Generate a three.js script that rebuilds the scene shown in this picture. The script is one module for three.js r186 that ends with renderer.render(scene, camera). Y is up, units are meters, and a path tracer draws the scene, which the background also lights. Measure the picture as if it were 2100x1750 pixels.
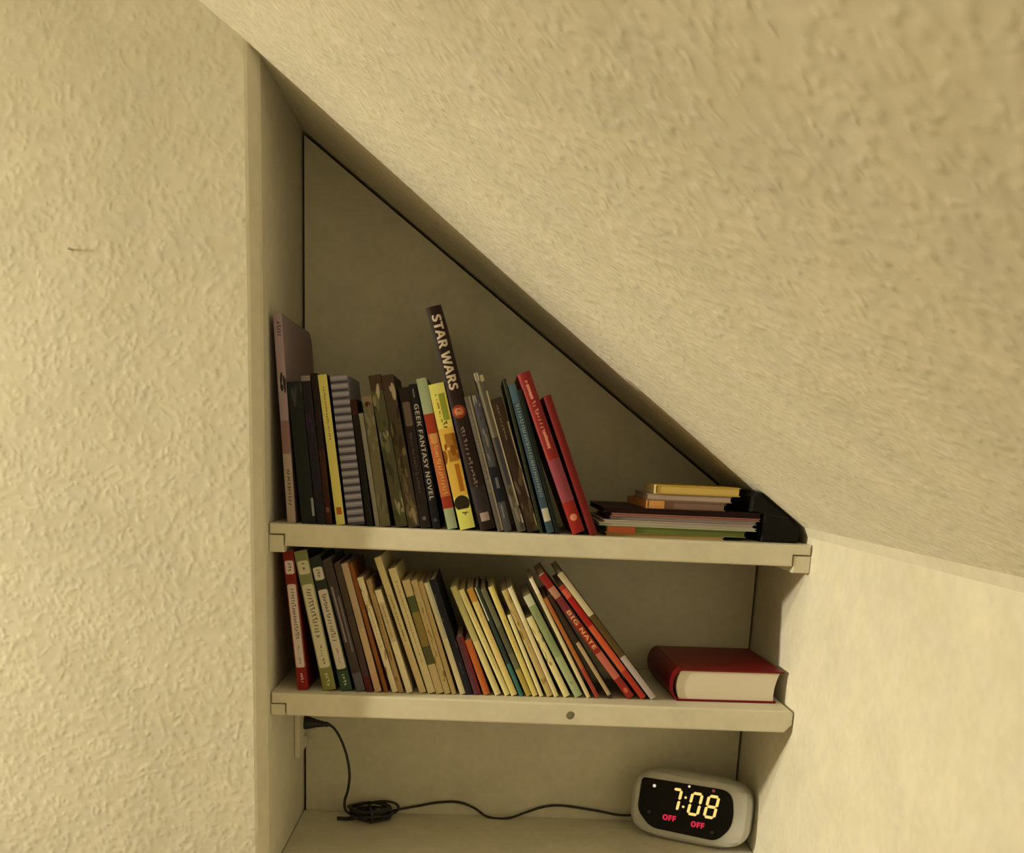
import * as THREE from 'three';
import { RoundedBoxGeometry } from 'three/addons/geometries/RoundedBoxGeometry.js';
import { mergeGeometries, mergeVertices, toCreasedNormals } from 'three/addons/utils/BufferGeometryUtils.js';
import { FontLoader } from 'three/addons/loaders/FontLoader.js';
import { TextGeometry } from 'three/addons/geometries/TextGeometry.js';
import { Brush, Evaluator, SUBTRACTION } from 'three-bvh-csg';

// ------------------------------------------------------------------ camera, lamp light, exposure
const scene = new THREE.Scene();
scene.background = new THREE.Color(0x000000);
const H = 1.55;                                         // eye height; the heights below are given relative to it
const camera = new THREE.PerspectiveCamera(68.74, 2100 / 2800, 0.05, 30);
camera.position.set(0, H, 1.3278);
camera.rotation.set(-0.2233, -0.0344, 0.044, 'YXZ');
camera.setViewOffset(2100, 2800, 0, 0, 2100, 1750);     // the upper part of an upright photograph
const renderer = new THREE.WebGLRenderer();
renderer.toneMapping = THREE.LinearToneMapping;
renderer.toneMappingExposure = 1.02;
renderer.shadowMap.enabled = true;
// one floor lamp left of the picture, close to the gable wall: an opal globe and, below it, an added spot aimed to rebalance wall and ceiling brightness
const LAMP = { x: -2.30, z: 0.45, globeY: H + 0.36, spotY: H + 0.17, color: [1.0, 0.91, 0.665], globe: 4.8, spot: 12.5, radius: 0.042, aim: [-0.80, H - 0.48, -0.06], cone: 0.66 };

// ------------------------------------------------------------------ helpers
let seed = 7;
const rnd = () => { seed = (seed * 1664525 + 1013904223) >>> 0; return seed / 4294967296; };
const taken = {};
function numbered(n) { const k = taken[n] = (taken[n] ?? -1) + 1; return k ? n + '_' + String(k).padStart(3, '0') : n; }
function tag(o, label, category, group) { o.userData.label = label; o.userData.category = category; if (group) o.userData.group = group; return o; }
function thing(name, label, category, at = [0, 0, 0], group) {
  const o = new THREE.Group(); o.name = numbered(name); o.position.set(...at); scene.add(o);
  return tag(o, label, category, group);
}
function mesh(name, geo, mat, parent) {
  const m = new THREE.Mesh(geo, mat); m.name = name; m.castShadow = m.receiveShadow = true; parent.add(m); return m;
}
function struct(name, geo, mat, label) {
  const m = mesh(name, geo, mat, scene); m.userData.kind = 'structure'; m.userData.label = label; m.userData.category = name.split('_')[0]; return m;
}
const box = (x0, x1, y0, y1, z0, z1) => new THREE.BoxGeometry(x1 - x0, y1 - y0, z1 - z0).translate((x0 + x1) / 2, (y0 + y1) / 2, (z0 + z1) / 2);
// polygon in x,y pulled out along z from z0 to z1
function prism(pts, z0, z1, bevel = 0, seg = 2) {
  const s = new THREE.Shape(pts.map((p) => new THREE.Vector2(...p)));
  return new THREE.ExtrudeGeometry(s, { depth: z1 - z0 - 2 * bevel, bevelEnabled: bevel > 0, bevelSize: bevel, bevelThickness: bevel, bevelOffset: -bevel, bevelSegments: seg, curveSegments: 10 }).translate(0, 0, z0 + bevel);
}
// uv in metres, laid along each face
function metric(geo) {
  const g = geo.index ? geo.toNonIndexed() : geo, p = g.attributes.position, n = g.attributes.normal, uv = new Float32Array(p.count * 2);
  const N = new THREE.Vector3(), a = new THREE.Vector3(), b = new THREE.Vector3(), P = new THREE.Vector3();
  for (let i = 0; i < p.count; i++) {
    N.fromBufferAttribute(n, i).normalize(); P.fromBufferAttribute(p, i);
    a.set(0, 1, 0); if (Math.abs(N.y) > 0.95) a.set(0, 0, 1);
    a.cross(N).normalize(); b.crossVectors(N, a);
    uv[2 * i] = P.dot(a); uv[2 * i + 1] = P.dot(b);
  }
  g.setAttribute('uv', new THREE.BufferAttribute(uv, 2)); return g;
}

// ------------------------------------------------------------------ materials
// woodchip wallpaper: soft elongated chips of different length on a fine ground
function woodchip(n, metres, count, s0) {
  seed = s0; const f = new Float32Array(n * n), px = n / metres;
  for (let k = 0; k < count; k++) {
    const cx = rnd() * n, cy = rnd() * n, L = (0.0026 + 0.0052 * rnd() * rnd()) * px, w = (0.0019 + 0.0021 * rnd()) * px;
    const t = rnd() * Math.PI, c = Math.cos(t), s = Math.sin(t), h = 0.35 + 0.65 * rnd(), R = Math.ceil(2.2 * Math.max(L, w)), bend = (rnd() - 0.5) * 0.5 / L;
    for (let y = -R; y <= R; y++) for (let x = -R; x <= R; x++) {
      const u = x * c + y * s, v = -x * s + y * c + bend * u * u, d = (u / L) ** 2 + (v / w) ** 2;
      if (d < 5) { const i = ((cy + y + 4 * n | 0) % n) * n + ((cx + x + 4 * n | 0) % n); f[i] = f[i] + h * Math.exp(-d) * (1 - 0.6 * Math.min(1, f[i])); }
    }
  }
  const data = new Uint8Array(n * n * 4);
  for (let i = 0; i < n * n; i++) { const v = Math.min(255, 10 + 165 * f[i] + 8 * rnd()); data[4 * i] = data[4 * i + 1] = data[4 * i + 2] = v; data[4 * i + 3] = 255; }
  const t = new THREE.DataTexture(data, n, n); t.wrapS = t.wrapT = THREE.RepeatWrapping; t.magFilter = THREE.LinearFilter; t.minFilter = THREE.LinearMipmapLinearFilter; t.generateMipmaps = true;
  t.repeat.set(1 / metres, 1 / metres); t.needsUpdate = true; return t;
}
// light mottling of old emulsion paint
function mottle(n, metres, s0, amount) {
  seed = s0; const data = new Uint8Array(n * n * 4), grid = (m) => { const g = []; for (let i = 0; i < m * m; i++) g.push(rnd()); return (x, y) => { const X = x * m, Y = y * m, i = X | 0, j = Y | 0, u = X - i, v = Y - j, s = (t) => t * t * (3 - 2 * t), q = (a, b) => g[(b % m) * m + (a % m)]; return (q(i, j) * (1 - s(u)) + q(i + 1, j) * s(u)) * (1 - s(v)) + (q(i, j + 1) * (1 - s(u)) + q(i + 1, j + 1) * s(u)) * s(v); }; };
  const a = grid(9), b = grid(31), c = grid(97);
  for (let y = 0; y < n; y++) for (let x = 0; x < n; x++) {
    const v = 255 - amount * (0.4 * a(x / n, y / n) + 0.3 * b(x / n, y / n) + 0.3 * c(x / n, y / n)), w = v - amount * 0.25 * b(y / n, x / n), i = 4 * (y * n + x);
    data[i] = v; data[i + 1] = v; data[i + 2] = w; data[i + 3] = 255;
  }
  const t = new THREE.DataTexture(data, n, n); t.wrapS = t.wrapT = THREE.RepeatWrapping; t.magFilter = THREE.LinearFilter; t.colorSpace = THREE.SRGBColorSpace; t.repeat.set(1 / metres, 1 / metres); t.needsUpdate = true; return t;
}
const rgb = (r, g, b) => new THREE.Color().setRGB(r, g, b);
const std = (o) => new THREE.MeshStandardMaterial(o);
const chipsWall = woodchip(1400, 0.9, 13000, 11), chipsCeil = woodchip(1400, 0.9, 15000, 23), paint = mottle(512, 0.8, 5, 26);
const CREAM = rgb(0.81, 0.765, 0.645);                  // the one paint on walls, slope, boards and shelves
const M = {
  wallpaper: std({ color: CREAM, map: paint, roughness: 0.93, bumpMap: chipsWall, bumpScale: 0.00062 }),
  ceiling: std({ color: CREAM, map: paint, roughness: 0.93, bumpMap: chipsCeil, bumpScale: 0.0012 }),
  knee: std({ color: CREAM, map: paint, roughness: 0.93, bumpMap: chipsWall, bumpScale: 0.00025 }),
  board: std({ color: CREAM, map: paint, roughness: 0.6 }),
  panel: std({ color: CREAM, map: paint, roughness: 0.7 }),
  shelf: std({ color: CREAM, map: paint, roughness: 0.5 }),
  
  joint: std({ color: CREAM, map: paint, roughness: 0.93 }),
  floor: std({ color: rgb(0.44, 0.32, 0.20), roughness: 0.7 }),
  steel: std({ color: rgb(0.45, 0.43, 0.40), metalness: 0.8, roughness: 0.45 }),
  black: std({ color: rgb(0.012, 0.011, 0.011), roughness: 0.45 }),
  paper: std({ color: rgb(0.66, 0.60, 0.47), roughness: 0.95 }),
};

// ------------------------------------------------------------------ the room
const XL = -0.2899, XR = 0.4501, D = 0.2923, ZS = -0.0341, CH = 0.0157;
const S1 = H - 0.1022, S1B = H - 0.1324, S2 = H - 0.3367, S2B = H - 0.3692, S3 = H - 0.6039;
const slope = (x) => H + 0.2443 - 0.7304 * x;
const TOP = 2.5, XT = (H + 0.2443 - TOP) / 0.7304, XW = -3.4, ZR = 4.0, BK = -0.37;

struct('wall_gable', metric(prism([[XW, 0], [XL - CH, 0], [XL - CH, slope(XL - CH) + 0.02], [XT, TOP + 0.02], [XW, TOP + 0.02]], -0.12, 0)), M.wallpaper, 'cream woodchip gable wall beside the alcove');
// the jamb: broken edge towards the room, smooth side of the alcove
{
  const y1 = slope(XL - CH) + 0.02, plan = [[XL - CH, 0], [XL - CH + 0.004, -0.0006], [XL - 0.0022, -CH + 0.002], [XL, -CH - 0.003], [XL, BK], [XL - CH, BK]];
  const s = new THREE.Shape(plan.map(([x, z]) => new THREE.Vector2(x, -z)));
  const g = new THREE.ExtrudeGeometry(s, { depth: y1, bevelEnabled: false }).rotateX(-Math.PI / 2);
  struct('wall_jamb', metric(g), M.board, 'smooth painted left side of the alcove with a broken edge');
}
struct('wall_knee', metric(box(XR, XR + 0.12, 0, slope(XR) + 0.05, BK, ZR)), M.knee, 'bright cream knee wall under the sloping ceiling');
{
  const g = prism([[XR + 0.12, slope(XR + 0.12)], [XR + 0.12, slope(XR + 0.12) + 0.16], [XT, TOP + 0.16], [XT, TOP]], BK, ZR);
  struct('ceiling_slope', metric(g), M.ceiling, 'sloping ceiling covered in rough woodchip');
  struct('ceiling', metric(box(XW - 0.12, XT, TOP, TOP + 0.12, -0.12, ZR)), M.ceiling, 'flat part of the ceiling');
}
{ // filled joint between knee wall and slope
  const y = slope(XR), w = 0.0085;
  struct('trim_1', metric(prism([[XR - w * 0.75, y + w * 0.55], [XR, y - w], [XR + 0.01, y - w], [XR + 0.01, y + 0.01]], -D + 0.001, ZR - 0.01)), M.joint, 'filled joint between knee wall and sloping ceiling');
}
struct('wall_left', metric(box(XW - 0.12, XW, 0, TOP, -0.12, ZR)), M.wallpaper, 'left wall of the room');
struct('wall_rear', metric(box(XW - 0.12, XR + 0.12, 0, TOP + 0.1, ZR, ZR + 0.12)), M.wallpaper, 'rear wall of the room');
struct('floor', metric(box(XW - 0.12, XR + 0.12, -0.1, 0, BK, ZR + 0.12)), M.floor, 'wooden floor of the room');
struct('wall_alcove', metric(box(XL - CH, XR + 0.12, 0, slope(XL) + 0.05, BK - 0.04, BK)), M.panel, 'masonry behind the alcove panel');
// the back panel stands off the sides by a narrow open joint
{
  const g = 0.0042, x0 = XL + g, x1 = XR - g, k = 0.0060;
  struct('wall_panel', metric(prism([[x0, 0.02], [x1, 0.02], [x1, slope(x1) - k], [x0, slope(x0) - k]], -D - 0.018, -D)), M.panel, 'smooth board closing the back of the alcove');
}

// ------------------------------------------------------------------ shelves
function shelf(label, yt, yb, hole, drop) {
  const s = thing('shelf', label, 'shelf', [0, yb, 0], 'painted shelves in the alcove'), h = yt - yb, c = h * 0.53, e = 0.0012;
  const l0 = XL + e, l1 = XL + 0.0215, r1 = XR - 0.0255, r0 = XR - e;
  const right = drop ? [[r1, 0], [r1, c], [r0, c], [r0, h]] : [[XR - 0.012, 0], [r0, 0.012], [r0, h - 0.004], [XR - 0.006, h]];
  const body = prism([[l1, 0], ...right, [l0, h], [l0, c], [l1, c]], -D + 0.0006, ZS, 0.0032, 3);
  let g = body;
  if (hole) {
    const a = new Brush(body), b = new Brush(new THREE.CylinderGeometry(0.0062, 0.0062, 0.02, 20).rotateX(Math.PI / 2).translate(0.1316, H - 0.3544 - yb, ZS));
    a.updateMatrixWorld(); b.updateMatrixWorld();
    const ev = new Evaluator(); ev.attributes = ['position', 'normal', 'uv']; ev.useGroups = false;
    g = ev.evaluate(a, b, SUBTRACTION).geometry;
  }
  mesh('board', metric(g), M.shelf, s);
  for (const [x0, x1] of [[XL + 0.0004, l1 - 0.0012], [r1 + 0.0014, XR - 0.0004]].slice(0, drop ? 2 : 1))
    mesh('cleat', metric(prism([[x0, -drop], [x1, -drop], [x1, c - 0.0012], [x0, c - 0.0012]], -D + 0.0006, ZS - 0.0015, 0.0015, 2)), M.shelf, s);
}
shelf('white painted shelf carrying the tall lean of paperbacks and a flat pile', S1, S1B, false, 0.0085);
shelf('white painted shelf with a screw hole, carrying thin picture books', S2, S2B, true, 0);
{
  const s = thing('shelf', 'white painted bottom shelf carrying the alarm clock and cord', 'shelf', [0, S3 - 0.032, 0], 'painted shelves in the alcove');
  mesh('board', metric(prism([[XL + 0.0015, 0], [XR - 0.0015, 0], [XR - 0.0015, 0.032], [XL + 0.0015, 0.032]], -D + 0.0008, -0.012, 0.002, 2)), M.shelf, s);
}

// ------------------------------------------------------------------ books
const matCache = {};
function dye(hex, rough = 0.6) { const k = hex + rough; return matCache[k] ??= new THREE.MeshPhysicalMaterial({ color: new THREE.Color(hex), roughness: rough, specularIntensity: 0.45 }); }
// a printed spine: canvas 1 unit wide = 64 px, drawn upright, top of the book at the top
function printed(draw, base, t, h, rough = 0.5) {
  const W = 64, Hh = Math.max(256, Math.min(1024, Math.round(W * h / t / 2) * 2));
  const cv = document.createElement('canvas'); cv.width = W; cv.height = Hh; const c = cv.getContext('2d');
  c.fillStyle = base; c.fillRect(0, 0, W, Hh); draw(c, W, Hh);
  const tx = new THREE.CanvasTexture(cv); tx.colorSpace = THREE.SRGBColorSpace; return new THREE.MeshPhysicalMaterial({ map: tx, roughness: rough, specularIntensity: 0.45 });
}
const D_ = {
  bar: (y0, y1, col, x0 = 0, x1 = 1) => (c, W, h) => { c.fillStyle = col; c.fillRect(x0 * W, y0 * h, (x1 - x0) * W, (y1 - y0) * h); },
  pill: (y0, y1, col, x0 = 0.1, x1 = 0.9) => (c, W, h) => { c.fillStyle = col; c.beginPath(); c.roundRect(x0 * W, y0 * h, (x1 - x0) * W, (y1 - y0) * h, 12); c.fill(); },
  disc: (y, r, col, x = 0.5) => (c, W, h) => { c.fillStyle = col; c.beginPath(); c.arc(x * W, y * h, r * W, 0, 7); c.fill(); },
  // lettering that runs down the spine
  text: (str, y0, y1, col, size = 0.7, x = 0.5, font = 'bold') => (c, W, h) => {
    c.save(); c.translate(x * W, y0 * h); c.rotate(Math.PI / 2); c.fillStyle = col; c.font = `${font} ${Math.round(size * W)}px sans-serif`; c.textBaseline = 'middle'; c.textAlign = 'left';
    const w = c.measureText(str).width; c.scale((y1 - y0) * h / w, 1); c.fillText(str, 0, 0); c.restore();
  },
  // lettering too blurred to read: short strokes
  marks: (y0, y1, col, x0 = 0.25, x1 = 0.75, s = 1) => (c, W, h) => {
    seed = 1000 + s * 77; c.strokeStyle = col; c.lineWidth = 5; let y = y0 * h;
    while (y < y1 * h) { const a = x0 * W + rnd() * 5, b = x1 * W - rnd() * 5; c.beginPath(); const k = rnd(); if (k < 0.4) { c.moveTo(a, y); c.lineTo(b, y + 6 * rnd()); } else if (k < 0.75) { c.moveTo(a, y); c.lineTo(b, y + 3); c.moveTo((a + b) / 2, y); c.lineTo((a + b) / 2, y + 12); } else { c.moveTo(a, y + 9); c.lineTo(b, y); c.lineTo(b, y + 9); } c.stroke(); y += 13 + rnd() * 8; }
  },
  blots: (y0, y1, cols, n, s = 1) => (c, W, h) => { seed = 500 + s * 31; for (let i = 0; i < n; i++) { c.fillStyle = cols[i % cols.length]; c.beginPath(); c.ellipse(rnd() * W, (y0 + (y1 - y0) * rnd()) * h, 4 + 8 * rnd(), 12 + 40 * rnd(), (rnd() - 0.5) * 0.4, 0, 7); c.fill(); } },
};
const all = (...f) => (c, W, h) => f.forEach((q) => q(c, W, h));

function boardGeo(c, h, d, r = 0) { // cover board: thickness c in x, height h, depth d towards -z; r rounds the far upper corner
  if (!r) return new THREE.BoxGeometry(c, h, d).translate(c / 2, h / 2, -d / 2);
  const s = new THREE.Shape(); s.moveTo(0, 0); s.lineTo(d, 0); s.lineTo(d, h - r); s.absarc(d - r, h - r, r, 0, Math.PI / 2); s.lineTo(0, h);
  return new THREE.ExtrudeGeometry(s, { depth: c, bevelEnabled: false, curveSegments: 8 }).rotateY(Math.PI / 2);
}
function spineGeo(t, h, bulge) {
  const g = new THREE.BoxGeometry(t, h, 0.0016, 6, 1, 1), p = g.attributes.position;
  for (let i = 0; i < p.count; i++) { const u = p.getX(i) / (t / 2); if (p.getZ(i) > 0) p.setZ(i, p.getZ(i) + bulge * (1 - u * u) - bulge * 0.5 * u * u * u * u); }
  g.computeVertexNormals(); return g.translate(t / 2, h / 2, -0.0008);
}
// a standing book leaning to the left: rests on its lower left edge
function book(label, group, [x, lean, h, t], y, z, o) {
  const b = thing(o.name ?? 'book', label, o.category ?? 'book', [x, y, z], group); b.rotation.z = lean;
  const d = o.depth ?? 0.13, hard = o.hard ?? false, c = Math.min(hard ? 0.0022 : 0.0009, t * 0.2), over = hard ? 0.003 : 0.0006;
  const cover = dye(o.cover ?? o.base, o.rough ?? 0.5);
  mesh('spine', spineGeo(t, h, hard ? Math.min(0.0022, t * 0.12) : 0.0005), o.draw ? printed(o.draw, o.base, t, h, o.rough ?? 0.5) : dye(o.base, o.rough ?? 0.5), b);
  mesh('back_cover', boardGeo(c, h, d, o.round).translate(0, 0, -0.0016), cover, b);
  mesh('front_cover', boardGeo(c, h, d, o.round).translate(t - c, 0, -0.0016), cover, b);
  mesh('page_block', new THREE.BoxGeometry(t - 2 * c - 0.0002, h - 2 * over - (o.round ? 0.012 : 0), d - over - 0.002).translate(t / 2, h / 2 - (o.round ? 0.006 : 0), -0.0018 - (d - over - 0.002) / 2), M.paper, b);
  return b;
}
// upper shelf: [x of the lower left edge, lean, height, thickness]
const G1 = 'books leaning in a row on the upper shelf', Z1 = ZS - 0.014;
const upper = [
  [[-0.2668, 0.0636, 0.2691, 0.0112], 'tall lilac book with a rounded corner, propped against the alcove side', { base: '#a08d98', cover: '#92808a', depth: 0.226, round: 0.024, draw: all(D_.bar(0, 0.32, '#a18e99'), D_.marks(0.04, 0.1, '#54464f', 0.3, 0.8, 3), D_.bar(0.3, 0.36, '#a899a0'), D_.blots(0.28, 0.36, ['#2b2528'], 4, 2), D_.bar(0.5, 0.66, '#8a6a70'), D_.bar(0.66, 1, '#a8988f'), D_.marks(0.74, 0.92, '#5b4d49', 0.3, 0.75, 4)) }],
  [[-0.2473, 0.1034, 0.1852, 0.0186], 'dark teal paperback with a pale sticker, beside the tall lilac book', { base: '#1b2122', draw: all(D_.bar(0.82, 0.95, '#8b9092', 0.82, 1), D_.blots(0, 0.15, ['#3d3b44'], 3, 5)) }],
  [[-0.2269, 0.1086, 0.1936, 0.0118], 'near-black navy paperback with a pale band at the top of its spine', { base: '#1e1a2a', draw: all(D_.bar(0, 0.035, '#8a8080'), D_.blots(0.1, 0.5, ['#33264a', '#191522'], 8, 6)) }],
  [[-0.2144, 0.1054, 0.1972, 0.0081], 'dark maroon paperback just left of the thin yellow book', { base: '#3a1a14', draw: all(D_.bar(0, 0.5, '#221619'), D_.disc(0.9, 0.3, '#6d4a4a')) }],
  [[-0.2006, 0.1311, 0.1963, 0.0118], 'thin yellow paperback with an orange mark near the foot of its spine', { base: '#d9d07a', cover: '#2a1a12', draw: all(D_.marks(0.08, 0.42, '#8a7a2e', 0.38, 0.62, 7), D_.bar(0.88, 0.93, '#a8622a', 0.2, 0.8)) }],
  [[-0.1847, 0.1312, 0.1952, 0.0224], 'lavender and grey striped notebook with a ribbed spine', { base: '#8d8a9c', draw: (c, W, h) => { for (let i = 0; i < 19; i++) { c.fillStyle = '#4a4858'; c.fillRect(0, (i + 0.62) / 19 * h, W, h / 19 * 0.36); c.fillStyle = '#a5a2b4'; c.fillRect(0, (i + 0.15) / 19 * h, W, h / 19 * 0.2); } } }],
  [[-0.1590, 0.1460, 0.1668, 0.0080], 'narrow black book right of the striped notebook', { base: '#16120f', draw: D_.bar(0, 0.12, '#3a1410') }],
  [[-0.1477, 0.1635, 0.1500, 0.0059], 'very thin grey booklet, lowest of the upper row', { base: '#8d8a80' }],
  [[-0.1411, 0.1602, 0.1716, 0.0136], 'olive grey paperback with a dark red spot at the head', { base: '#6f6a55', draw: all(D_.bar(0, 0.05, '#8a7a6a'), D_.disc(0.06, 0.25, '#4a1512'), D_.blots(0.1, 0.9, ['#7c7862', '#5c5a48', '#858067'], 16, 9)) }],
  [[-0.1199, 0.2002, 0.2004, 0.0157], 'mossy green paperback with brown head and white fleck, left one of two', { base: '#555340', draw: all(D_.bar(0, 0.1, '#4a382e'), D_.blots(0.08, 0.13, ['#b9ad98'], 2, 11), D_.blots(0.15, 0.95, ['#6d6c52', '#45472f', '#8b886c', '#3c3a30'], 22, 12), D_.blots(0.72, 0.86, ['#a6a083'], 2, 14)) }],
  [[-0.1027, 0.2024, 0.2012, 0.0156], 'brown picture-spined paperback with white fleck, right one of two', { base: '#4a4032', draw: all(D_.bar(0, 0.1, '#4c3931'), D_.blots(0.08, 0.13, ['#b5a794'], 2, 13), D_.blots(0.2, 0.95, ['#5d5240', '#352c20', '#75694f', '#6d6248'], 22, 15), D_.blots(0.84, 0.95, ['#93856a'], 3, 16)) }],
  [[-0.0861, 0.1824, 0.1858, 0.0136], 'dark brown paperback with a faded oval title, left of the black novel', { base: '#271d1a', draw: all(D_.pill(0.1, 0.27, '#6b5b54', 0.15, 0.85), D_.marks(0.32, 0.75, '#54484c', 0.3, 0.6, 17), D_.disc(0.93, 0.2, '#6b6470')) }],
  [[-0.0696, 0.1941, 0.1912, 0.0104], 'black paperback with a white capital-letter title down the spine', { base: '#15121a', draw: all(D_.bar(0.03, 0.09, '#77706a', 0.35, 0.55), D_.text('GEEK FANTASY NOVEL', 0.13, 0.80, '#b5afaa', 0.78), D_.disc(0.94, 0.2, '#55505f')) }],
  [[-0.0496, 0.2382, 0.2005, 0.0136], 'pale green paperback with a red and orange middle band', { base: '#a3b193', draw: all(D_.bar(0.23, 0.36, '#9c3a22'), D_.bar(0.36, 0.78, '#bd6d3d'), D_.bar(0.36, 0.42, '#cf9a5e', 0.2, 0.85), D_.marks(0.42, 0.76, '#e0ad74', 0.3, 0.75, 18), D_.bar(0.78, 0.86, '#9c362a')) }],
  [[-0.0324, 0.2516, 0.1943, 0.0207], 'bright yellow comic book with green and orange print and a black roundel', { base: '#e0d06a', draw: all(D_.bar(0, 0.1, '#dcd878'), D_.bar(0.3, 0.77, '#dcb452'), D_.bar(0.07, 0.25, '#8f9a35', 0.5, 0.9), D_.marks(0.07, 0.25, '#7c8330', 0.28, 0.42, 19), D_.marks(0.26, 0.31, '#5a4a18', 0.4, 0.7, 20), D_.bar(0.34, 0.53, '#a8742c', 0.3, 0.9), D_.blots(0.36, 0.5, ['#8a5312'], 5, 21), D_.disc(0.44, 0.1, '#e6c878', 0.4), D_.bar(0.55, 0.74, '#ab6c1c', 0.55, 0.85), D_.disc(0.82, 0.5, '#2b2413'), D_.bar(0.86, 1, '#dcdc76'), D_.marks(0.885, 0.905, '#5a5a1e', 0.35, 0.8, 22)) }],
  [[-0.0044, 0.2803, 0.2957, 0.0202], 'very tall dark brown book towering over the row, white capitals on its spine', { base: '#241410', depth: 0.215, hard: true, draw: all(D_.text('STAR WARS', 0.035, 0.365, '#cdbdac', 0.80, 0.53, '900'), D_.disc(0.46, 0.44, '#8e3324'), D_.disc(0.46, 0.3, '#c07a55'), D_.marks(0.44, 0.48, '#7a2c20', 0.35, 0.65, 23), D_.marks(0.53, 0.8, '#7f776f', 0.3, 0.55, 24), D_.bar(0.92, 0.96, '#a3938f', 0.2, 0.8), D_.bar(0.8, 0.92, '#2f2830')) }],
  [[0.0189, 0.2901, 0.1824, 0.0083], 'thin grey magazine with a white right edge, next to the tall brown book', { base: '#5f5a56', draw: all(D_.bar(0, 1, '#a59d94', 0.72, 1), D_.marks(0.1, 0.7, '#8d867e', 0.2, 0.55, 25)) }],
  [[0.0283, 0.2818, 0.1843, 0.0101], 'slate blue comic with a dark patch halfway down its spine', { base: '#4a4a55', draw: all(D_.blots(0, 0.1, ['#8d8a84'], 3, 26), D_.blots(0.15, 0.5, ['#565258', '#3f3e48', '#7a7470'], 12, 27), D_.bar(0.52, 0.78, '#171a2a'), D_.bar(0.6, 0.68, '#6a6a7a', 0.4, 0.8), D_.bar(0.8, 0.9, '#7a7c86', 0.3, 0.5)) }],
  [[0.0462, 0.3178, 0.2165, 0.0117], 'white-headed thin album standing out above the grey magazines', { base: '#5a564c', depth: 0.17, draw: all(D_.bar(0, 0.05, '#c2b8a4', 0, 0.45), D_.bar(0.02, 0.06, '#b5ab98', 0.6, 1), D_.bar(0, 0.4, '#857d6e', 0.1, 0.35), D_.bar(0.12, 0.95, '#c4b9a4', 0.82, 1), D_.bar(0.4, 0.7, '#3a3848', 0.3, 0.8), D_.blots(0.75, 1, ['#7f7770', '#45403c'], 8, 28)) }],
  [[0.0603, 0.3228, 0.1826, 0.0152], 'dark brown album with a cream line along its spine', { base: '#33251b', draw: all(D_.bar(0.18, 1, '#a99a7c', 0.88, 1), D_.marks(0.05, 0.3, '#7a6858', 0.3, 0.5, 29), D_.blots(0.3, 1, ['#46372a', '#5b4a3b', '#2a1d14'], 14, 30)) }],
  [[0.0770, 0.2924, 0.2088, 0.0045], 'slim dark green volume wedged left of the blue book', { base: '#2c3322', depth: 0.15 }],
  [[0.0866, 0.3114, 0.2024, 0.0101], 'steel blue book with a white square label near the foot', { base: '#3c5468', draw: all(D_.bar(0, 0.12, '#4a657c'), D_.marks(0.13, 0.76, '#9aa2a2', 0.28, 0.78, 31), D_.bar(0.83, 0.92, '#c6c2b4', 0.05, 0.95)) }],
  [[0.0987, 0.3153, 0.1969, 0.0056], 'added black-green slab for the shaded cover side between the blue and the red book', { base: '#141a18' }],  // dark filler slab: shade on the neighbouring covers put into its colour
  [[0.1218, 0.3920, 0.2233, 0.0173], 'tall red book with pink lettering and a white dot on its spine', { base: '#8c2823', depth: 0.16, hard: true, draw: all(D_.bar(0, 0.5, '#86282a'), D_.bar(0, 1, '#a03c38', 0, 0.14), D_.marks(0.05, 0.46, '#d98b76', 0.32, 0.62, 32), D_.bar(0.07, 0.16, '#d98b76', 0.38, 0.58), D_.bar(0.36, 0.46, '#d98b76', 0.4, 0.6), D_.bar(0.53, 0.8, '#8f4252'), D_.bar(0.8, 1, '#962420'), D_.disc(0.9, 0.28, '#e0917c')) }],
  [[0.1453, 0.3862, 0.1944, 0.0105], 'shorter plain red book at the end of the leaning row', { base: '#741c1c', depth: 0.15, hard: true }],
];
for (const [d, label, o] of upper) book(label, G1, d, S1, Z1, o);

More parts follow.
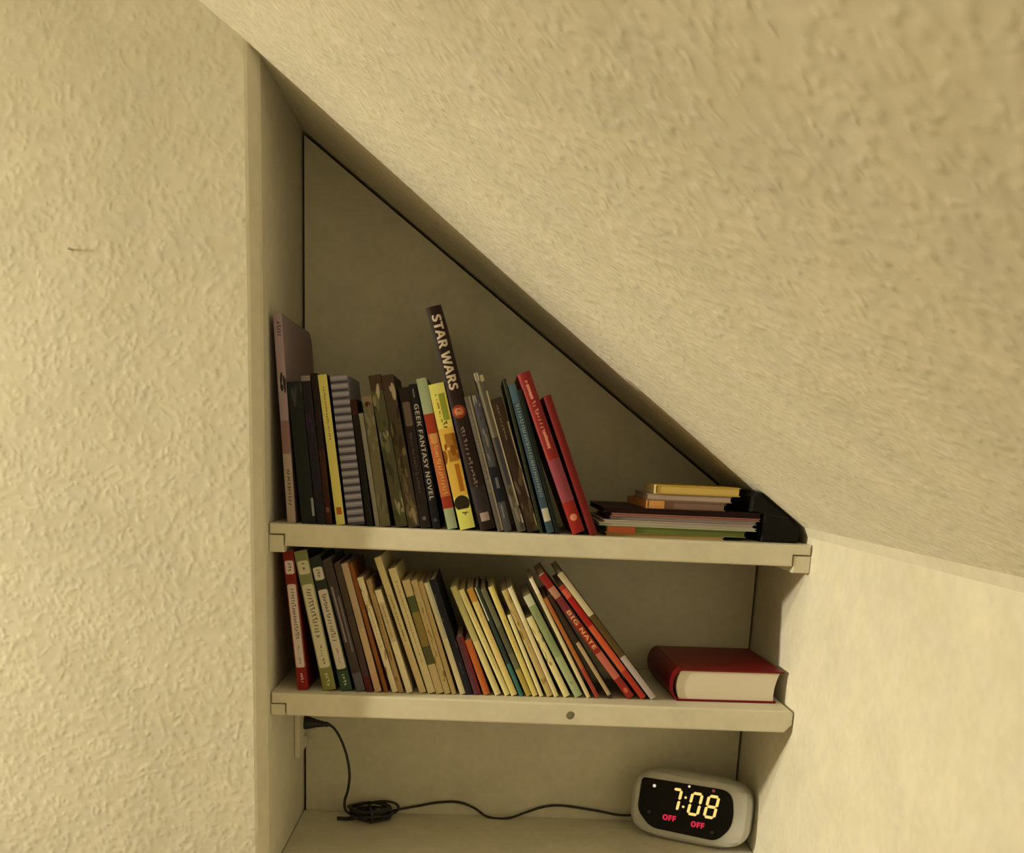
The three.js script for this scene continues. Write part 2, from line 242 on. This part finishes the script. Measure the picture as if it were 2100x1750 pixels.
// lower shelf: [x, lean, height, thickness, distance behind the shelf edge]
const G2 = 'thin books leaning in a row on the lower shelf';
const titled = (top, lab, foot, s) => all(D_.bar(0, 1, top), D_.pill(0.07, 0.165, lab, 0.08, 0.92), D_.marks(0.09, 0.14, '#6b6058', 0.35, 0.65, s), D_.pill(0.235, 0.835, lab, 0.08, 0.92), D_.marks(0.27, 0.62, '#6d635c', 0.3, 0.7, s + 1), D_.marks(0.68, 0.8, '#8b7c72', 0.42, 0.58, s + 2), D_.bar(0.85, 1, foot), D_.marks(0.88, 0.96, lab, 0.35, 0.65, s + 3));
const aged = (s, col = '#8d7a4e', n = 9) => all(D_.blots(0.05, 0.95, [col], n, s), D_.marks(0.2, 0.6, col, 0.35, 0.6, s));
const lower = [
  [[-0.2548, 0.1037, 0.1969, 0.0143], 'red paperback with long white spine label, first beside the alcove side', { base: '#8a1d1d', draw: titled('#7a2318', '#d8c8c6', '#8c2020', 40) }],
  [[-0.2193, 0.2064, 0.1993, 0.0182], 'green paperback with long white spine label', { base: '#55662c', cover: '#1f2614', draw: titled('#858a62', '#d2ccb4', '#87874a', 44) }],
  [[-0.1940, 0.2370, 0.1918, 0.0156], 'dark green paperback with long white spine label', { base: '#2c3f2c', cover: '#141c14', draw: titled('#2c352b', '#cfc8be', '#3a5040', 48) }],
  [[-0.1727, 0.2600, 0.1908, 0.0127], 'dark grey paperback with thin lilac lines on its spine', { base: '#443c3c', draw: all(D_.bar(0.2, 0.62, '#8d8088', 0.2, 0.42), D_.bar(0.28, 0.7, '#746a70', 0.65, 0.85), D_.bar(0.86, 1, '#5f5a66')) }],
  [[-0.1583, 0.2567, 0.1871, 0.0088], 'dusky purple-brown thin book before the tan ones', { base: '#4a383a', draw: all(D_.bar(0, 0.6, '#4b4036'), D_.bar(0.88, 1, '#5a2024')) }],
  [[-0.1466, 0.2659, 0.1872, 0.0093], 'tan thin book with a pinkish foot', { base: '#c8ac8c', draw: all(D_.bar(0, 0.5, '#b8a58c'), D_.bar(0.85, 1, '#c9a386')) }],
  [[-0.1335, 0.2813, 0.1884, 0.0056], 'reddish brown thin picture book', { base: '#8a5426' }],
  [[-0.1219, 0.3099, 0.1699, 0.0081], 'cream picture book right of the reddish brown one', { base: '#e6d8b8', draw: aged(52, '#a58a5e', 5) }],
  [[-0.1128, 0.2963, 0.1668, 0.0068], 'light brown picture book between two cream ones', { base: '#b09468', draw: aged(53, '#7c5f35', 6) }],
  [[-0.1017, 0.3165, 0.1526, 0.0086], 'shortish cream picture book beneath the tallest tan one', { base: '#ecdfbf', draw: all(D_.bar(0.12, 0.5, '#d2c09c'), D_.marks(0.15, 0.45, '#7d6a48', 0.35, 0.65, 54)) }],
  [[-0.0830, 0.3408, 0.2019, 0.0092], 'tallest tan picture book of the lower row', { base: '#d6c898', depth: 0.15, draw: all(D_.marks(0.28, 0.62, '#6f6238', 0.3, 0.65, 55), D_.bar(0.64, 1, '#d4be92')) }],
  [[-0.0712, 0.3272, 0.1854, 0.0105], 'second tallest tan picture book with small printed title', { base: '#ddcfa4', draw: D_.marks(0.1, 0.75, '#94824f', 0.4, 0.62, 56) }],
  [[-0.0595, 0.3155, 0.1683, 0.0106], 'tan picture book with two dark green blocks on its spine', { base: '#d0be90', draw: all(D_.bar(0.14, 0.28, '#55603a'), D_.bar(0.28, 0.58, '#93824c'), D_.bar(0.58, 0.74, '#5c5c3c')) }],
  [[-0.0477, 0.3127, 0.1686, 0.0088], 'sandy picture book right of the green-blocked one', { base: '#c9b686', draw: aged(58, '#97803f', 8) }],
  [[-0.0373, 0.3160, 0.1677, 0.0064], 'honey-coloured picture book, narrowest of the tan ones', { base: '#c0a878' }],
  [[-0.0255, 0.3400, 0.1672, 0.0079], 'pale book with a bluish white edge beside the dark gap', { base: '#ddd2b0', draw: all(D_.bar(0, 0.5, '#b9c0ae', 0.6, 1), D_.bar(0, 0.2, '#e0d8c0', 0, 0.6)) }],
  [[-0.0165, 0.3406, 0.1718, 0.0092], 'navy book at the dark gap, with scratched pale specks', { base: '#23222f', draw: D_.blots(0.05, 0.9, ['#4c4a58', '#17161f'], 12, 60) }],
  [[-0.0053, 0.3350, 0.0875, 0.0098], 'small plum-coloured booklet, half as tall as its neighbours', { base: '#5c3540', depth: 0.09, draw: D_.bar(0, 1, '#8d1f22', 0.75, 1) }],
  [[0.0086, 0.3689, 0.0838, 0.0092], 'small orange booklet, half as tall as its neighbours', { base: '#bd6634', depth: 0.09 }],
  [[0.0247, 0.4251, 0.1676, 0.0087], 'greenish yellow picture book leaning over the small orange booklet', { base: '#c0ba80', draw: D_.bar(0.5, 1, '#dccf98') }],
  [[0.0388, 0.4476, 0.1653, 0.0076], 'yellow picture book, left one of a close pair', { base: '#e6da9c', draw: D_.marks(0.08, 0.75, '#a58f42', 0.4, 0.62, 61) }],
  [[0.0479, 0.4299, 0.1659, 0.0089], 'yellow picture book with orange head, right one of a close pair', { base: '#e2d08c', draw: all(D_.bar(0, 0.12, '#c7963f'), D_.marks(0.2, 0.5, '#a5893c', 0.4, 0.6, 62)) }],
  [[0.0598, 0.4283, 0.1692, 0.0058], 'black and teal thin book with a white upper edge', { base: '#33403a', draw: all(D_.bar(0, 0.3, '#cfc6ac', 0, 0.3), D_.bar(0.7, 1, '#3f7470')) }],
  [[0.0697, 0.4429, 0.1676, 0.0076], 'grey-teal picture book with a yellowish foot', { base: '#6f7058', draw: all(D_.bar(0.35, 0.6, '#5a5c48'), D_.bar(0.75, 1, '#b5a252')) }],
  [[0.0788, 0.4261, 0.1698, 0.0077], 'golden yellow picture book right of the teal ones', { base: '#e0d080', draw: D_.marks(0.3, 0.6, '#a5903c', 0.35, 0.62, 64) }],
  [[0.0888, 0.4191, 0.1273, 0.0057], 'short cream-yellow book, left one of the two short ones', { base: '#e8deac' }],
  [[0.0997, 0.4461, 0.1667, 0.0085], 'ochre picture book rising behind the short cream-yellow one', { base: '#c8b27a', draw: aged(65, '#8f7838', 8) }],
  [[0.1098, 0.4462, 0.1709, 0.0067], 'cream picture book with a pale head beside the dark slot', { base: '#e4d8ae', draw: D_.bar(0, 0.3, '#ece4c8') }],
  [[0.1240, 0.4883, 0.1279, 0.0093], 'short pale yellow book with dark flecks, left of the pale green one', { base: '#e6dca6', draw: D_.blots(0.05, 0.6, ['#a5924c', '#8f9a5e'], 8, 66) }],
  [[0.1402, 0.5184, 0.1648, 0.0110], 'pale green picture book on the lower shelf', { base: '#a9b690', draw: all(D_.bar(0, 0.1, '#c9cdb4'), D_.bar(0.1, 0.6, '#8fa076'), D_.blots(0.1, 0.9, ['#86946a'], 6, 67)) }],
  [[0.1572, 0.4984, 0.1915, 0.0057], 'cream thin book with a bright white tip', { base: '#dfd2a8', draw: D_.bar(0, 0.12, '#efe6d2') }],
  [[0.1700, 0.5297, 0.1638, 0.0058], 'orange-brown thin book leaning left of the red titles', { base: '#b06a35', draw: D_.bar(0.7, 1, '#a5463a') }],
  [[0.1899, 0.5920, 0.1739, 0.0057], 'dark brown thin book with a pale lower half', { base: '#3a2a1e', draw: all(D_.bar(0.45, 0.97, '#b5a080')) }],
  [[0.2169, 0.6765, 0.2203, 0.0105], 'red paperback with gold capital letters on its spine', { base: '#942a26', depth: 0.145, draw: all(D_.bar(0.1, 0.18, '#b98a78'), D_.bar(0.18, 0.38, '#7d3038'), D_.text('BIG NATE', 0.28, 0.60, '#e5b27c', 0.75), D_.bar(0.63, 0.84, '#c26a5c'), D_.disc(0.94, 0.3, '#d0604a')) }],
  [[0.2366, 0.6829, 0.2035, 0.0083], 'orange-red paperback lying against the gold-lettered red one', { base: '#b03a28', depth: 0.145, draw: all(D_.bar(0.03, 0.1, '#d0604a'), D_.bar(0.1, 0.35, '#a8201c'), D_.bar(0.35, 0.75, '#cf5a3a')) }],
  [[0.2508, 0.6921, 0.2280, 0.0087], 'white and olive banded album, last and most tilted of the lower row', { base: '#b5aaa6', cover: '#4a3620', depth: 0.15, draw: all(D_.bar(0, 0.33, '#cfc3a8'), D_.bar(0.33, 0.66, '#5c4a26'), D_.bar(0.66, 1, '#b3a8ac')) }],
];
lower.forEach(([d, label, o], i) => book(label, G2, d, S2, ZS - 0.020 - 0.018 * Math.min(1, Math.max(0, (d[0] + 0.26) / 0.51)), { depth: 0.125, ...o }));
// flat pile at the low end of the upper shelf
const G3 = 'flat pile at the end of the upper shelf';
function flat(name, label, category, [x0, x1, y0, y1, z, d, turn = 0], o) {
  const w = x1 - x0, t = y1 - y0, c = Math.min(0.0012, t * 0.22);
  const b = thing(name, label, category, [(x0 + x1) / 2, H + y0, z], G3); b.rotation.y = turn;
  const cov = dye(o.cover, 0.5);
  mesh('back_cover', new THREE.BoxGeometry(w, c, d).translate(0, c / 2, -d / 2), cov, b);
  mesh('front_cover', new THREE.BoxGeometry(w, c, d).translate(0, t - c / 2 - 0.0002, -d / 2), cov, b);
  mesh('page_block', new THREE.BoxGeometry(w - 0.003, t - 2 * c - 0.0004, d - 0.003).translate(o.spineLeft ? 0.0005 : 0, t / 2 - 0.0001, -d / 2), o.pages ? dye(o.pages, 0.9) : M.paper, b);
  if (o.end) { mesh('spine', new THREE.BoxGeometry(0.0018, t - 0.0002, d).translate(-w / 2 - 0.0009, t / 2 - 0.0001, -d / 2), dye(o.end, 0.5), b); }  // end colours hold their own hue plus lamplight on the left faces
  if (o.band) mesh('printed_band', new THREE.BoxGeometry(w * 0.2, t - 0.0004, 0.0008).translate(-w * 0.39, t / 2 - 0.0001, 0.0004), dye(o.band, 0.5), b);
}
flat('magazine', 'tan magazine at the bottom of the flat pile', 'magazine', [0.168, 0.332, -0.1020, -0.0975, -0.056, 0.16], { cover: '#c0a26a', pages: '#c8ad78' });
flat('book', 'green book with an orange end in the flat pile', 'book', [0.167, 0.362, -0.0973, -0.0880, -0.054, 0.17, 0.02], { cover: '#7d8a4a', pages: '#75824a', band: '#a8542e' });
flat('magazine', 'pale bluish magazine on top of the green book', 'magazine', [0.157, 0.374, -0.0878, -0.0838, -0.050, 0.19, -0.015], { cover: '#c5c4b4', pages: '#b3b8a6' });
flat('magazine', 'whitish magazine below the lilac one in the pile', 'magazine', [0.163, 0.371, -0.0836, -0.0797, -0.052, 0.18, 0.02], { cover: '#d0c6bc', pages: '#b9aca4' });
flat('magazine', 'lilac grey magazine in the middle of the flat pile', 'magazine', [0.172, 0.375, -0.0795, -0.0745, -0.055, 0.18, -0.01], { cover: '#8d8085', pages: '#a39698' });
flat('magazine', 'pink-edged magazine under the dark folder', 'magazine', [0.174, 0.380, -0.0743, -0.0705, -0.055, 0.18, 0.015], { cover: '#b98a86', pages: '#a5625c' });
flat('folder', 'dark maroon folder reaching furthest under the slope', 'folder', [0.162, 0.381, -0.0703, -0.0628, -0.056, 0.19, 0], { cover: '#20100e', pages: '#2a1411' });
flat('book', 'brownish pink paperback with an orange end in the pile', 'book', [0.224, 0.332, -0.0626, -0.0515, -0.062, 0.16, 0.03], { cover: '#8a6a60', pages: '#8f7468', end: '#d08a48', band: '#d79a58' });
flat('book', 'whitish pink thin paperback second from the top of the pile', 'book', [0.222, 0.340, -0.0513, -0.0425, -0.064, 0.15, -0.03], { cover: '#a08c84', pages: '#c0aca0' });
flat('book', 'small yellow book topping the flat pile', 'book', [0.234, 0.350, -0.0423, -0.0300, -0.060, 0.11, -0.02], { cover: '#c9a94e', pages: '#d3b76a', end: '#e6cf8c' });

{
  const t = thing('case', 'black rounded body between the flat pile and the slope', 'case', [0, S1, -0.057]), y0 = -0.1022;  // black body filling the wedge between pile and slope
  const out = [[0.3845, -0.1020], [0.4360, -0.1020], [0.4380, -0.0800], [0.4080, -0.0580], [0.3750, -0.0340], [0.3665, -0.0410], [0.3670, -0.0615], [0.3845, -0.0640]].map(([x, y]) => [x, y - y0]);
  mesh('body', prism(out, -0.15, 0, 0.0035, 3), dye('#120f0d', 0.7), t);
  mesh('raised_strip', prism([[0.3900, 0.0372], [0.4190, 0.0340], [0.4190, 0.0352], [0.3900, 0.0384]], -0.006, 0.0012), dye('#2a2624', 0.45), t);
}
// the thick red dictionary, head edge forward, spine to the left
{
  const t = thing('dictionary', 'thick dark red dictionary lying flat at the end of the lower shelf', 'book', [0.3605, S2, -0.074]);
  t.rotation.y = 0.035;
  const w = 0.162, h = 0.0475, d = 0.180, k = 0.003, red = dye('#720a11', 0.42);
  const x0 = -w / 2, x1 = w / 2;
  const page = new THREE.Shape(); page.moveTo(x0 + 0.012, k); page.quadraticCurveTo(x0 + 0.002, h / 2, x0 + 0.012, h - k); page.lineTo(x1 - 0.004, h - k); page.quadraticCurveTo(x1 - 0.0125, h / 2, x1 - 0.010, k); page.lineTo(x0 + 0.012, k);
  mesh('page_block', new THREE.ExtrudeGeometry(page, { depth: d - 0.006, bevelEnabled: false, curveSegments: 10 }).translate(0, 0, -d + 0.003), std({ color: rgb(0.82, 0.74, 0.64), roughness: 0.95 }), t);
  mesh('front_cover', new RoundedBoxGeometry(w - 0.008, k, d, 2, 0.0012).translate(0.006, h - k / 2 + 0.0002, -d / 2), red, t);
  mesh('back_cover', new RoundedBoxGeometry(w - 0.014, k, d, 2, 0.0012).translate(0.001, k / 2, -d / 2), red, t);
  const sp = new THREE.Shape(); sp.moveTo(x0 + 0.012, 0.0002); sp.bezierCurveTo(x0 - 0.006, 0.004, x0 - 0.006, h - 0.004, x0 + 0.012, h); sp.lineTo(x0 + 0.012, h - k); sp.bezierCurveTo(x0 - 0.002, h - 0.007, x0 - 0.002, 0.007, x0 + 0.012, k);
  mesh('spine', new THREE.ExtrudeGeometry(sp, { depth: d, bevelEnabled: false, curveSegments: 14 }).translate(0, 0, -d), red, t);
}

// ------------------------------------------------------------------ alarm clock
{
  const c = thing('alarm_clock', 'silver-grey digital alarm clock with glowing yellow numerals', 'clock', [0.3465, S3, -0.190]);
  c.rotation.y = -0.44;
  const W = 0.196, Hh = 0.112, silver = std({ color: rgb(0.56, 0.55, 0.51), roughness: 0.42, metalness: 0.1 });
  const tilt = -0.14, cy = Hh / 2 + 0.0035;
  const rr = (w, h, r, n = 2.6) => { const s = new THREE.Shape(); const N = 64; for (let i = 0; i < N; i++) { const a = i / N * 2 * Math.PI, cx = Math.cos(a), sy = Math.sin(a); const x = Math.sign(cx) * Math.abs(cx) ** (2 / n) * w / 2, y = Math.sign(sy) * Math.abs(sy) ** (2 / (n * 1.15)) * h / 2; i ? s.lineTo(x, y) : s.moveTo(x, y); } s.closePath(); return s; };
  const shell = rr(W, Hh, 0.04, 3.5);
  const place = (g) => g.rotateX(tilt).translate(0, cy, 0);
  const hull = new THREE.ExtrudeGeometry(shell, { depth: 0.026, bevelEnabled: true, bevelSize: 0.011, bevelThickness: 0.010, bevelOffset: -0.011, bevelSegments: 6 }).translate(0, 0, -0.036);
  mesh('casing', place(toCreasedNormals(mergeVertices(hull), 0.7)), silver, c);
  mesh('foot', new RoundedBoxGeometry(W * 0.6, 0.010, 0.030, 2, 0.002).translate(0, 0.0052, -0.020), std({ color: rgb(0.3, 0.29, 0.26), roughness: 0.5 }), c);
  // smoked window with clipped lower corners
  const w = new THREE.Shape(), P = [[-0.0825, 0.0400], [0.0660, 0.0415], [0.0725, 0.002], [0.0690, -0.0200], [0.0500, -0.0430], [-0.0600, -0.0405], [-0.0845, -0.0150]], Rd = [0.007, 0.020, 0.02, 0.012, 0.012, 0.014, 0.012];
  P.forEach(([x, y], i) => { const [ax, ay] = P[(i + P.length - 1) % P.length], [bx, by] = P[(i + 1) % P.length], la = Math.hypot(ax - x, ay - y), lb = Math.hypot(bx - x, by - y), r = Math.min(Rd[i], la / 2, lb / 2); const s = [x + (ax - x) / la * r, y + (ay - y) / la * r]; i ? w.lineTo(...s) : w.moveTo(...s); w.quadraticCurveTo(x, y, x + (bx - x) / lb * r, y + (by - y) / lb * r); }); w.closePath();
  const win = mesh('window', place(new THREE.ExtrudeGeometry(w, { depth: 0.0012, bevelEnabled: true, bevelSize: 0.0012, bevelThickness: 0.0008, bevelOffset: -0.0012, bevelSegments: 2 }).translate(0, 0, -0.0004)), new THREE.MeshPhysicalMaterial({ color: rgb(0.006, 0.005, 0.005), roughness: 0.14, specularIntensity: 0.35 }), c);
  win.userData.label = 'black glossy display window';
  const glow = (r, g, b, k) => std({ color: rgb(r * 0.2, g * 0.2, b * 0.2), emissive: rgb(r, g, b), emissiveIntensity: k, roughness: 0.6 });
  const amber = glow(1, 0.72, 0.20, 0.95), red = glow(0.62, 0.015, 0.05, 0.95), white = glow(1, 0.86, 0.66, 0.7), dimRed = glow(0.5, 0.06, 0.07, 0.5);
  const Z = 0.0017, th = 0.0005, slant = 0.13;
  // seven segments, each a lozenge-ended bar
  function segment(u0, v0, u1, v1, wd) {
    const dx = u1 - u0, dy = v1 - v0, L = Math.hypot(dx, dy), ux = dx / L, uy = dy / L, nx = -uy * wd / 2, ny = ux * wd / 2, e = wd * 0.55, g = wd * 0.16;
    const q = [[u0 + ux * g, v0 + uy * g], [u0 + ux * e + nx, v0 + uy * e + ny], [u1 - ux * e + nx, v1 - uy * e + ny], [u1 - ux * g, v1 - uy * g], [u1 - ux * e - nx, v1 - uy * e - ny], [u0 + ux * e - nx, v0 + uy * e - ny]];
    return q;
  }
  const SEG = { a: [0, 2, 1, 2], b: [1, 1, 1, 2], c: [1, 0, 1, 1], d: [0, 0, 1, 0], e: [0, 0, 0, 1], f: [0, 1, 0, 2], g: [0, 1, 1, 1] };
  function glyph(segs, u, v, gw, gh, wd, mat, name) {
    const parts = [];
    for (const k of segs) {
      const [a, b, d, e] = SEG[k], q = segment(u + a * gw, v + b * gh / 2, u + d * gw, v + e * gh / 2, wd).map(([x, y]) => [x + slant * (y - v), y]);
      const s = new THREE.Shape(q.map((p) => new THREE.Vector2(...p)));
      parts.push(new THREE.ExtrudeGeometry(s, { depth: th, bevelEnabled: false }).translate(0, 0, Z));
    }
    mesh(name, place(mergeGeometries(parts)), mat, win);
  }
  const v0 = -0.0065, gh = 0.0345, gw = 0.0155, wd = 0.0046;
  glyph('abc', -0.0320, v0 + 0.0015, gw * 0.85, gh, wd, amber, 'numeral');
  glyph('abcdef', -0.0005, v0, gw, gh, wd, amber, 'numeral');
  glyph('abcdefg', 0.0262, v0, gw, gh, wd, amber, 'numeral');
  for (const [u, v] of [[-0.0068, 0.0185], [-0.0090, 0.0030]]) mesh('colon_dot', place(new THREE.CylinderGeometry(0.0021, 0.0021, th, 12).rotateX(Math.PI / 2).translate(u, v, Z + th / 2)), amber, win);
  const font = await new FontLoader().loadAsync('fonts/droid/droid_sans_bold.typeface.json');
  for (const [u, v] of [[-0.0410, -0.0235], [0.0060, -0.0265]]) {
    const g = new TextGeometry('OFF', { font, size: 0.0088, depth: th, curveSegments: 4, bevelEnabled: true, bevelSize: 0.0004, bevelThickness: 0.0001, bevelSegments: 1 });
    mesh('off_sign', place(g.translate(u, v, Z)), red, win);
  }
  for (const [u, v, m, r] of [[-0.0600, 0.0290, white, 0.0028], [-0.0030, 0.0375, white, 0.0021], [0.0365, 0.0370, dimRed, 0.0025]]) mesh('display_dot', place(new THREE.CylinderGeometry(r, r, th, 14).rotateX(Math.PI / 2).translate(u, v, Z + th / 2)), m, win);  // white glowing dots stand in for lamp reflections; the red one is an indicator
  const print = std({ color: rgb(0.06, 0.06, 0.065), roughness: 0.5 });
  for (const [u, v] of [[-0.0640, -0.0150], [0.0420, -0.0300]]) mesh('printed_mark', place(new THREE.RingGeometry(0.0012, 0.0026, 16).translate(u, v, Z + 0.0002)), print, win);
}

// ------------------------------------------------------------------ socket and power cord
{
  const s = thing('wall_socket', 'white wall socket on the left side of the alcove under the shelf', 'socket', [XL, H - 0.448, -0.246]);
  mesh('plate', new RoundedBoxGeometry(0.008, 0.076, 0.076, 3, 0.002).translate(0.0042, 0, 0), std({ color: rgb(0.74, 0.69, 0.56), roughness: 0.4 }), s);
  mesh('collar', new THREE.CylinderGeometry(0.021, 0.022, 0.004, 28, 1, true).rotateZ(Math.PI / 2).translate(0.010, 0.010, 0), std({ color: rgb(0.72, 0.67, 0.54), roughness: 0.4, side: THREE.DoubleSide }), s);
}
{
  const p = thing('power_cord', 'black power cord plugged in on the left and coiled in a bundle', 'cord', [0, 0, 0]);
  const V = (x, y, z) => new THREE.Vector3(x, H + y, z), R = 0.0022, F = -0.6039 + R + 0.0002;
  const tube = (pts, r = R, n = 90) => new THREE.TubeGeometry(new THREE.CatmullRomCurve3(pts, false, 'centripetal'), n, r, 8, false);
  const plug = mergeGeometries([new THREE.LatheGeometry([[0.0001, 0], [0.0105, 0], [0.0112, 0.002], [0.0105, 0.008], [0.0078, 0.017], [0.0062, 0.021], [0.0066, 0.023], [0.0052, 0.026], [0.0056, 0.028], [0.0044, 0.031], [0.0040, 0.038], [0.0024, 0.042], [0.0001, 0.042]].map((q) => new THREE.Vector2(...q)), 18).rotateZ(-Math.PI / 2)]);
  mesh('plug', plug.rotateZ(-0.06).translate(-0.2805, H - 0.4365, -0.246), M.black, p);
  mesh('cable', tube([V(-0.2400, -0.4388, -0.246), V(-0.2330, -0.4440, -0.246), V(-0.2225, -0.4600, -0.246), V(-0.2115, -0.4900, -0.246), V(-0.2062, -0.5219, -0.244), V(-0.2085, -0.5480, -0.244), V(-0.2140, -0.5700, -0.244), V(-0.2120, -0.5850, -0.244), V(-0.2020, -0.5930, -0.246)]), M.black, p);
  // the bundle: loops of cord lying on the board, a little different each, with a tie round the middle
  seed = 77;
  for (let k = 0; k < 7; k++) {
    const pts = [], a = 0.030 + 0.006 * rnd(), b = 0.016 + 0.010 * rnd(), cx = -0.172 + 0.010 * (rnd() - 0.5), cz = -0.252 + 0.006 * (rnd() - 0.5), y = F + 0.0034 * k * 0.85, t = (rnd() - 0.5) * 0.5, tip = (rnd() - 0.5) * 0.12;
    for (let i = 0; i < 20; i++) { const q = i / 20 * 2 * Math.PI, u = a * Math.cos(q), v = b * Math.sin(q); pts.push(V(cx + u * Math.cos(t) - v * Math.sin(t), y + 0.004 + tip * u * 0.6 + 0.0012 * Math.sin(3 * q + k), Math.max(-D + 0.006, cz + u * Math.sin(t) + v * Math.cos(t)))); }
    mesh('coil_loop', new THREE.TubeGeometry(new THREE.CatmullRomCurve3(pts, true), 48, R, 7, true), M.black, p);
  }
  mesh('coil_loop', new THREE.TubeGeometry(new THREE.CatmullRomCurve3([V(-0.176, -0.582, -0.270), V(-0.150, -0.578, -0.275), V(-0.131, -0.583, -0.276), V(-0.127, -0.590, -0.272), V(-0.140, -0.596, -0.262), V(-0.165, -0.592, -0.258)], true), 48, R, 7, true), M.black, p);
  mesh('cable_end', tube([V(-0.190, -0.594, -0.243), V(-0.205, F + 0.002, -0.246), V(-0.2265, F, -0.250)], 0.0034, 24), M.black, p);
  mesh('tie', new THREE.TorusGeometry(0.0185, 0.0030, 8, 28).scale(0.55, 0.62, 1).rotateY(Math.PI / 2 + 0.3).translate(-0.170, H - 0.5895, -0.236), M.black, p);
  mesh('cable', tube([V(-0.142, -0.5950, -0.268), V(-0.1290, -0.5950, -0.283), V(-0.095, -0.5890, -0.288), V(-0.0600, -0.5815, -0.288), V(-0.0265, -0.5800, -0.288), V(0.000, -0.5885, -0.286), V(0.0238, F, -0.280), V(0.0575, F, -0.276), V(0.0880, -0.5935, -0.284), V(0.1150, -0.5845, -0.288), V(0.1420, -0.5800, -0.288), V(0.2070, -0.5860, -0.286), V(0.2500, -0.5920, -0.283), V(0.2780, -0.5900, -0.280)], R, 160), M.black, p);
}

// ------------------------------------------------------------------ nail in the wall
{
  const n = thing('nail', 'small bare nail sticking out of the woodchip wall', 'nail', [-0.519, H + 0.2235, 0]);
  mesh('shank', new THREE.CylinderGeometry(0.0011, 0.0011, 0.016, 10).rotateX(Math.PI / 2).translate(0, 0, -0.002), M.steel, n);
  mesh('head', new THREE.CylinderGeometry(0.0017, 0.0015, 0.0010, 12).rotateX(Math.PI / 2).translate(0, 0, 0.0063), M.steel, n);
}

// ------------------------------------------------------------------ the lamp that lights the room, left of the picture
{
  const { x, z } = LAMP, warm = rgb(...LAMP.color), t = thing('floor_lamp', 'floor lamp with an opal globe and an added spot by the gable wall', 'lamp', [x, 0, z]);
  mesh('base', new THREE.LatheGeometry([[0, 0], [0.13, 0], [0.13, 0.012], [0.12, 0.02], [0.02, 0.028], [0, 0.028]].map((q) => new THREE.Vector2(...q)), 32), M.steel, t);
  mesh('pole', new THREE.CylinderGeometry(0.009, 0.009, LAMP.globeY - LAMP.radius - 0.02, 16).translate(-0.06, 0.02 + (LAMP.globeY - LAMP.radius - 0.02) / 2, 0), M.steel, t);
  mesh('neck', new THREE.TubeGeometry(new THREE.CatmullRomCurve3([new THREE.Vector3(-0.06, LAMP.globeY - 0.07, 0), new THREE.Vector3(-0.03, LAMP.globeY - 0.055, 0), new THREE.Vector3(0, LAMP.globeY - 0.040, 0)]), 12, 0.006, 8), M.steel, t);
  const globe = mesh('globe', new THREE.SphereGeometry(LAMP.radius, 32, 20).translate(0, LAMP.globeY, 0), std({ color: rgb(0.8, 0.8, 0.78), emissive: warm, emissiveIntensity: 4, roughness: 0.4 }), t);
  globe.castShadow = false;
  const l = new THREE.PointLight(warm, LAMP.globe, 0, 2); l.position.set(0, LAMP.globeY, 0); l.castShadow = true; l.shadow.radius = LAMP.radius / 0.02 * 0.95; l.shadow.mapSize.set(2048, 2048); t.add(l);
  // the added spot: an open metal cone with a lit disc in its mouth
  const at = new THREE.Vector3(0, LAMP.spotY, 0), dir = new THREE.Vector3(LAMP.aim[0] - x, LAMP.aim[1] - LAMP.spotY, LAMP.aim[2] - z).normalize(), q = new THREE.Quaternion().setFromUnitVectors(new THREE.Vector3(0, 1, 0), dir);
  const put = (g, d) => g.applyQuaternion(q).translate(at.x + dir.x * d, at.y + dir.y * d, at.z + dir.z * d);
  mesh('added_spot_shade', put(new THREE.LatheGeometry([[0.018, -0.085], [0.022, -0.085], [0.034, -0.045], [0.046, -0.006], [0.044, -0.006], [0.032, -0.045], [0.018, -0.080]].map((p) => new THREE.Vector2(...p)), 32), 0), M.steel, t);
  mesh('added_spot_disc', put(new THREE.CylinderGeometry(0.040, 0.040, 0.002, 32), -0.012), std({ color: rgb(0.8, 0.8, 0.78), emissive: warm, emissiveIntensity: 4, roughness: 0.5 }), t);
  const s = new THREE.SpotLight(warm, LAMP.spot, 0, LAMP.cone, 1, 2); s.position.copy(at); s.castShadow = true; s.shadow.radius = 2; s.shadow.mapSize.set(2048, 2048); t.add(s);
  s.target.position.copy(at).addScaledVector(dir, 1); t.add(s.target);
}
renderer.render(scene, camera);
